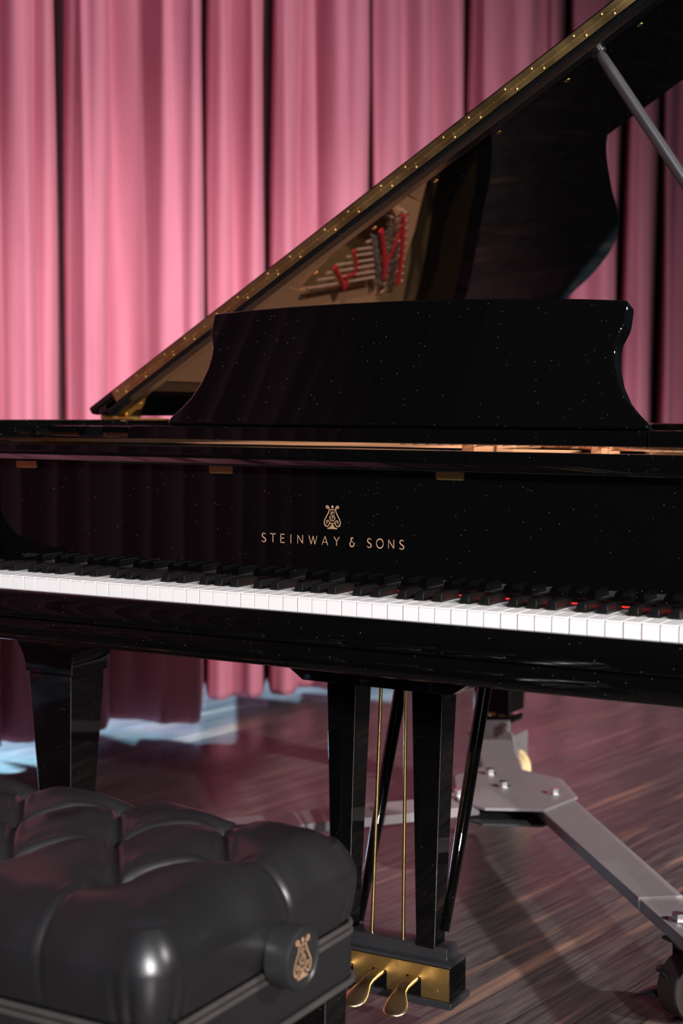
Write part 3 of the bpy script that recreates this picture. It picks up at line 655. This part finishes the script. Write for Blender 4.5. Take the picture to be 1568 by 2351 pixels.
# rear bracket, seen as a pale plate
Yb = 1.775
def Q(px, py): q = at(px, py, 1, Yb); return (q[0], q[2])
pl = [Q(1083, 1655), Q(1168, 1655), Q(1169, 1681), Q(1175, 1681), Q(1183, 1735), Q(1187, 1800), Q(1066, 1800), Q(1070, 1730), Q(1075, 1681), Q(1082, 1681)]
bm = BM(); prism(bm, [(x, Yb, z) for x, z in pl], (0, .008, 0)); box(bm, pl[1][0]-.012, pl[1][0]-.004, Yb, Yb+.14, .10, .165); box(bm, pl[0][0]+.004, pl[0][0]+.012, Yb, Yb+.14, .10, .165)
obj('rear_leg_bracket', bm, M['dolly'], dol, bevel=.001)
for px in (1090, 1160):
    for py in (1664, 1676):
        q = at(px, py, 1, Yb); bm = BM(); lathe(bm, (q[0], Yb, q[2]), (0, -1, 0), [(0, .007), (.006, .007), (.006, 0)], 6); obj('bolt', bm, M['bolt'], dol, smooth=.4)
def caster(cx, cy, r, axis, tyre, hub, w=.032, top=.15):
    ca = empty('caster', (cx, cy, 0), dol); ax = Vector(axis).normalized()
    bm = BM(); lathe(bm, Vector((cx, cy, r))-ax*w/2, ax, [(0, r*.72), (0, r*.96), (.003, r), (w-.003, r), (w, r*.96), (w, r*.72)], 40); obj('caster_tyre', bm, tyre, ca)
    bm = BM(); lathe(bm, Vector((cx, cy, r))-ax*(w/2-.002), ax, [(0, .0), (0, r*.34), (.006, r*.40), (.006, r*.60), (0, r*.66), (0, r*.73), (w-.004, r*.73), (w-.004, r*.66), (w-.01, r*.60), (w-.010, r*.4), (w-.004, r*.34), (w-.004, 0)], 36); obj('caster_hub', bm, hub, ca)
    bm = BM(); sd = ax.cross(Vector((0, 0, 1)))
    for s in (-1, 1):
        c0 = Vector((cx, cy, r)) + ax*s*(w/2+.005)
        prism(bm, [c0+sd*a+Vector((0, 0, z)) for a, z in ((-.014, -.012), (.014, -.012), (.012, r*.4), (.014, top-r-.012), (-.014, top-r-.012), (-.012, r*.4))], ax*s*.003)
    c1 = Vector((cx, cy, top-.012)); 
    prism(bm, [c1+sd*a+ax*b2 for a, b2 in ((-.035, -w/2-.01), (.035, -w/2-.01), (.035, w/2+.01), (-.035, w/2+.01))], (0, 0, .005))
    lathe(bm, (cx, cy, top-.012), (0, 0, 1), [(0, .02), (.014, .024), (.03, .02), (.03, 0)], 20)
    obj('caster_fork', bm, M['dolly_dark'], ca, smooth=.5)
    return ca
wq = at(1160, 1777, 1, 1.86)
caster(wq[0], 1.86, .067, (-.35, .93, 0), M['tyre'], M['wheelhub'])
caster(-.62, .42, .055, (.7, .7, 0), M['rubber'], M['dolly_dark'], top=.14)
cq = at(1585, 2262, 2, .055); cx, cy = cq[0], cq[1]
ca = caster(cx, cy, .055, (.86, -.5, 0), M['rubber'], M['dolly_dark'], .045, top=.142)
bm = BM(); lathe(bm, (cx, cy, .118), (0, 0, 1), [(0, .024), (.004, .027), (.008, .024)], 24); obj('caster_ring', bm, mat('red_ring', (.35, .05, .06), .5), ca)
# brake levers of the near caster
def lever(px0, py0, px1, py1, z0, z1, w):
    a = at(px0, py0, 2, z0); c = at(px1, py1, 2, z1); d = (c-a); d[2] = 0; d /= np.linalg.norm(d); q = np.array([-d[1], d[0], 0])
    bm = BM(); N = 10; up_ = []; lo_ = []
    for k in range(N+1):
        t = k/N; p = a+(c-a)*t; ww = w*(.55+.45*math.sin(PI*min(1, t*1.15)))*(1 if t < .85 else math.sqrt(max(.05, 1-((t-.85)/.15)**2)))
        z = p[2]+.012*math.sin(PI*t); up_.append(((p+q*ww)[0], (p+q*ww)[1], z)); lo_.append(((p-q*ww)[0], (p-q*ww)[1], z))
    prism(bm, up_+lo_[::-1], (0, 0, .003)) if False else None
    U = [bm.verts.new(v) for v in up_]; D = [bm.verts.new(v) for v in lo_]
    for k in range(N): bm.faces.new((U[k], U[k+1], D[k+1], D[k]))
    o = obj('brake_lever', bm, M['dolly_dark'], ca); s2 = o.modifiers.new('t', 'SOLIDIFY'); s2.thickness = .004; return o
lever(1548, 2262, 1504, 2222, .060, .086, .018); lever(1545, 2290, 1455, 2282, .030, .018, .024)
# ------------------------------------------------------------------ piano bench
XB0, XB1, YB0, YB1 = -.48, .283, -.650, -.246
be = empty('piano_bench', ((XB0+XB1)/2, (YB0+YB1)/2, 0), label='black tufted leather bench with round knob, in front of the piano', cat='bench')
ZT, ZS, ZB = .512, .402, .336
BX, BY = .147, .112
Bt = []
for j, (y, x0, st) in enumerate(((-.535, .147, .150), (-.412, .203, .150), (-.300, .128, .154))):
    for k in range(-1, 6):
        x = x0-k*st
        if XB0+.05 < x < XB1-.05: Bt.append((x, y, j))
rows = {j: sorted([b2[0] for b2 in Bt if b2[2] == j]) for j in range(3)}; ry = {0: -.535, 1: -.412, 2: -.300}
segs = []
for j in (0, 1):
    for x in rows[j]:
        for x2 in rows[j+1]:
            if abs(x-x2) < BX*.75: segs.append(((x, ry[j]), (x2, ry[j+1])))
for x in rows[0]: segs.append(((x, ry[0]), (x+.002, YB0-.2)))
for x in rows[2]: segs.append(((x, ry[2]), (x, YB1+.2)))
for s, rw in ((1, max(rows[1])), (-1, min(rows[1]))): segs.append(((rw, ry[1]), (rw+s*.3, ry[1]-.01)))
SG = np.array([[a[0], a[1], c[0], c[1]] for a, c in segs]); BT = np.array([(x, y) for x, y, _ in Bt])
def puff(X, Y, fade):
    P = np.stack([X, Y], -1)[:, None, :]; A = SG[None, :, :2]; Bv = SG[None, :, 2:]-A
    t = np.clip(((P-A)*Bv).sum(-1)/(Bv**2).sum(-1), 0, 1); dp = np.linalg.norm(P-(A+Bv*t[..., None]), axis=-1).min(1)
    db = np.linalg.norm(P-BT[None], axis=-1).min(1)
    edge = np.clip(np.minimum(np.minimum(Y-YB0-.035, YB1-.035-Y), np.minimum(X-XB0-.035, XB1-.035-X))/.05, 0, 1)*.75+.25
    h = (-.0085*np.exp(-dp/.0033) + .0022*np.exp(-((dp-.0085)/.005)**2) - .0085*np.exp(-(dp/.022)**1.6))*edge - .024*np.exp(-(db/.026)**1.3)
    return h*fade
bm = BM(); bmesh.ops.create_cube(bm, size=1)
bmesh.ops.delete(bm, geom=[f for f in bm.faces if f.normal.z < -.5], context='FACES_ONLY')
bm.free()
# grid of box faces
R_ = .050; verts = []; faces = []
def addgrid(fn, nu, nv):
    b0 = len(verts)
    for i in range(nu+1):
        for j in range(nv+1): verts.append(fn(i/nu, j/nv))
    for i in range(nu):
        for j in range(nv): faces.append((b0+i*(nv+1)+j, b0+(i+1)*(nv+1)+j, b0+(i+1)*(nv+1)+j+1, b0+i*(nv+1)+j+1))
NX, NY, NZ = 430, 220, 56
LX, LY_ = XB1-XB0, YB1-YB0
addgrid(lambda a, c: (XB0+LX*a, YB0+LY_*c, ZT), NX, NY)
addgrid(lambda a, c: (XB0+LX*a, YB0, ZS+(ZT-ZS)*c), NX, NZ)
addgrid(lambda a, c: (XB0+LX*a, YB1, ZS+(ZT-ZS)*c), NX, NZ)
addgrid(lambda a, c: (XB0, YB0+LY_*a, ZS+(ZT-ZS)*c), NY, NZ)
addgrid(lambda a, c: (XB1, YB0+LY_*a, ZS+(ZT-ZS)*c), NY, NZ)
V = np.array(verts)
RX, RZ = .036, .050
lo_ = np.array([XB0+RX, YB0+RX, -1]); hi_ = np.array([XB1-RX, YB1-RX, 9.])
# vertical corner rounding then top edge rounding
Cp = np.clip(V, lo_, hi_); dxy = (V-Cp)[:, :2]; dn = np.linalg.norm(dxy, axis=1)+1e-9
nx = dxy/dn[:, None]; infinity = np.maximum(np.abs(dxy[:, 0]), np.abs(dxy[:, 1]))
V2 = V.copy(); V2[:, :2] = Cp[:, :2] + nx*infinity[:, None]
# signed inset from wall & from top -> round
wall = RX-infinity; wall = np.where(dn > 1e-8, wall, np.minimum(np.minimum(V[:, 0]-XB0, XB1-V[:, 0]), np.minimum(V[:, 1]-YB0, YB1-V[:, 1])))
ins = wall; dz = ZT-V[:, 2]
ctr = np.stack([np.clip(V2[:, 0], XB0+RZ, XB1-RZ), np.clip(V2[:, 1], YB0+RZ, YB1-RZ), np.minimum(V2[:, 2], ZT-RZ)], -1)
near = ins < RZ
outv = V2-ctr; ln = np.linalg.norm(outv, axis=1)+1e-9
# scale: map square section to round section
h_ = np.linalg.norm(outv[:, :2], axis=1); vz = outv[:, 2]; mx_ = np.maximum(np.maximum(h_, vz), 1e-9); k_ = mx_/ln
topband = (V2[:, 2] > ZT-RZ+1e-6)
V3 = V2.copy(); sel = topband & near
V3[sel] = ctr[sel] + outv[sel]*k_[sel][:, None]
# normals approx
nrm = V3-ctr; nrm[~near] = np.array([0, 0, 1.]); side = ~topband; nrm[side, 2] = 0; nrm /= (np.linalg.norm(nrm, axis=1)[:, None]+1e-9)
dome = .012*np.clip(1-((V3[:, 0]-(XB0+XB1)/2)/(LX/2))**4, 0, 1)*np.clip(1-((V3[:, 1]-(YB0+YB1)/2)/(LY_/2))**4, 0, 1)
fade = np.clip((V3[:, 2]-ZS-.004)/.055, 0, 1)**.7
Xp = np.clip(V3[:, 0], XB0, XB1); Yp = np.clip(V3[:, 1], YB0, YB1)
D = puff(V3[:, 0], V3[:, 1], fade)
fac = np.clip((V3[:, 2]-ZS)/(ZT-ZS), 0, 1)
bul = .010*np.sin(PI*fac)*(1-np.abs(nrm[:, 2]))
D = D + dome + bul - .006*np.exp(-(fac/.05)**2)
# soft wrinkles
D += .0012*np.sin(V3[:, 0]*55+V3[:, 1]*31)*np.sin(V3[:, 1]*47-V3[:, 0]*23)*fade
# corner crease of the upholstery
for cxk, cyk in ((XB1, YB0), (XB0, YB0), (XB1, YB1), (XB0, YB1)):
    dd_ = np.hypot(V3[:, 0]-(cxk-math.copysign(.012, cxk-(XB0+XB1)/2)), V3[:, 1]-(cyk-math.copysign(.012, cyk-(YB0+YB1)/2)))
    for ph, am in ((.020, .006), (.034, .004)): D -= am*np.exp(-((dd_-ph)/.004)**2)*np.clip(1-fac*1.6, 0, 1)*(fac > .03)
V4 = V3+nrm*D[:, None]
me = bpy.data.meshes.new('cushion'); bm = BM(); bv = [bm.verts.new(tuple(map(float, v))) for v in V4]
for f in faces: bm.faces.new([bv[i] for i in f])
bmesh.ops.remove_doubles(bm, verts=bm.verts, dist=1e-4)
cu = obj('tufted_cushion', bm, M['leather'], be, smooth=3.1)
# buttons
for x, y, _ in Bt:
    bm = BM(); zb_ = ZT+.012-.0385; lathe(bm, (x, y, zb_-.004), (0, 0, 1), [(0, .010), (.004, .0095), (.0065, .006), (.0075, 0)], 20); obj('cushion_button', bm, M['leather'], be, smooth=1.5)
def rrect(g, z, r=.03, n=6):
    pts = []
    for cxk, cyk, a0 in ((XB1-r, YB1-r, 0), (XB0+r, YB1-r, 90), (XB0+r, YB0+r, 180), (XB1-r, YB0+r, 270)):
        for k in range(n+1):
            a = math.radians(a0+90*k/n); pts.append(Vector((cxk+(r+g)*math.cos(a), cyk+(r+g)*math.sin(a), z)))
    return pts
for z, g in ((ZS, .001), (ZS-.0085, .0015), (ZB, .004)):
    P = rrect(g, z); P = P+[P[0], P[1]]; bm = BM(); tube(bm, P, .0036 if z > .35 else .0042, 8, cap=False); obj('piping', bm, M['piping'], be, smooth=2)
bm = BM(); rg = []
for z, g in ((ZS-.002, -.003), (ZS-.012, .0005), (ZS-.03, .002), (ZB+.012, .002), (ZB, .0)): rg.append([bm.verts.new(p) for p in rrect(g, z)])
k_n = len(rg[0])
for a, c in zip(rg, rg[1:]):
    for k in range(k_n): bm.faces.new((a[k], a[(k+1) % k_n], c[(k+1) % k_n], c[k]))
bm.faces.new(rg[-1]); bm.faces.new(rg[0]); obj('leather_apron', bm, M['leather'], be, smooth=.8)
for sx in (XB0+.035, XB1-.035):
    for sy in (YB0+.035, YB1-.035):
        bm = BM(); rg = []
        for z, w in ((ZB+.001, .026), (.02, .019), (0, .018)): rg.append([bm.verts.new((sx+a*w, sy+c*w, z)) for a, c in ((-1, -1), (1, -1), (1, 1), (-1, 1))])
        for a, c in zip(rg, rg[1:]):
            for k in range(4): bm.faces.new((a[k], a[(k+1) % 4], c[(k+1) % 4], c[k]))
        bm.faces.new(rg[0]); bm.faces.new(rg[-1][::-1]); obj('bench_leg', bm, M['black'], be, bevel=.002)
# knob
kq = at(699, 2200, 0, .322); ky, kz = kq[1], kq[2]
bm = BM(); lathe(bm, (XB1-.005, ky, kz), (1, 0, 0), [(0, .022), (.012, .022), (.014, .0335), (.040, .0345), (.0425, .0335), (.0435, .0315), (.0425, .0300), (.0415, .0290), (.0415, 0)], 48)
kn = obj('adjusting_knob', bm, M['knob'], be, smooth=.5)
bm = BM(); lyre_emblem(bm, (XB1-.005+.0416, ky, kz-.0225), (0, 1, 0), (0, 0, 1), (1, 0, 0), .000235, 1.0); tag(obj('knob_emblem', bm, M['gilt'], kn, smooth=False), 'gilt lyre emblem on the knob')
# ------------------------------------------------------------------ light
def spot(name, loc, tgt, power, col, radius, cone=60, blend=.6):
    ld = bpy.data.lights.new(name, 'SPOT'); ld.energy = power; ld.color = col; ld.shadow_soft_size = radius; ld.spot_size = math.radians(cone); ld.spot_blend = blend
    o = bpy.data.objects.new(name, ld); COL.objects.link(o); o.location = loc
    o.rotation_euler = (Vector(tgt)-Vector(loc)).to_track_quat('-Z', 'Y').to_euler(); return o
spot('side_spot', (6.5, .3, 4.1), (-1.7, 1.9, .3), 3350, (1.0, .94, .93), .14, 43, 1.0)
spot('front_spot', (5.2, -5.5, 2.8), (0.1, .5, .5), 3200, (1.0, .95, .95), .06, 25, .6)
spot('front_spot', (4.6, -6.3, 4.0), (-.6, .2, .5), 900, (.85, .90, 1.0), .05, 54, .8)
ld = bpy.data.lights.new('backstage_light', 'AREA'); ld.energy = 2200; ld.color = (.38, .76, 1.0); ld.shape = 'RECTANGLE'; ld.size = .5; ld.size_y = .05
o = bpy.data.objects.new('backstage_light', ld); COL.objects.link(o); o.location = (-4.6, 2.7, .80); o.rotation_euler = (Vector((-1.6, 2.4, 0))-Vector(o.location)).to_track_quat('-Z', 'Y').to_euler()
w = bpy.data.worlds.new('world'); S.world = w; w.use_nodes = True; bg = w.node_tree.nodes['Background']; bg.inputs['Color'].default_value = (.55, .5, .6, 1); bg.inputs['Strength'].default_value = .02
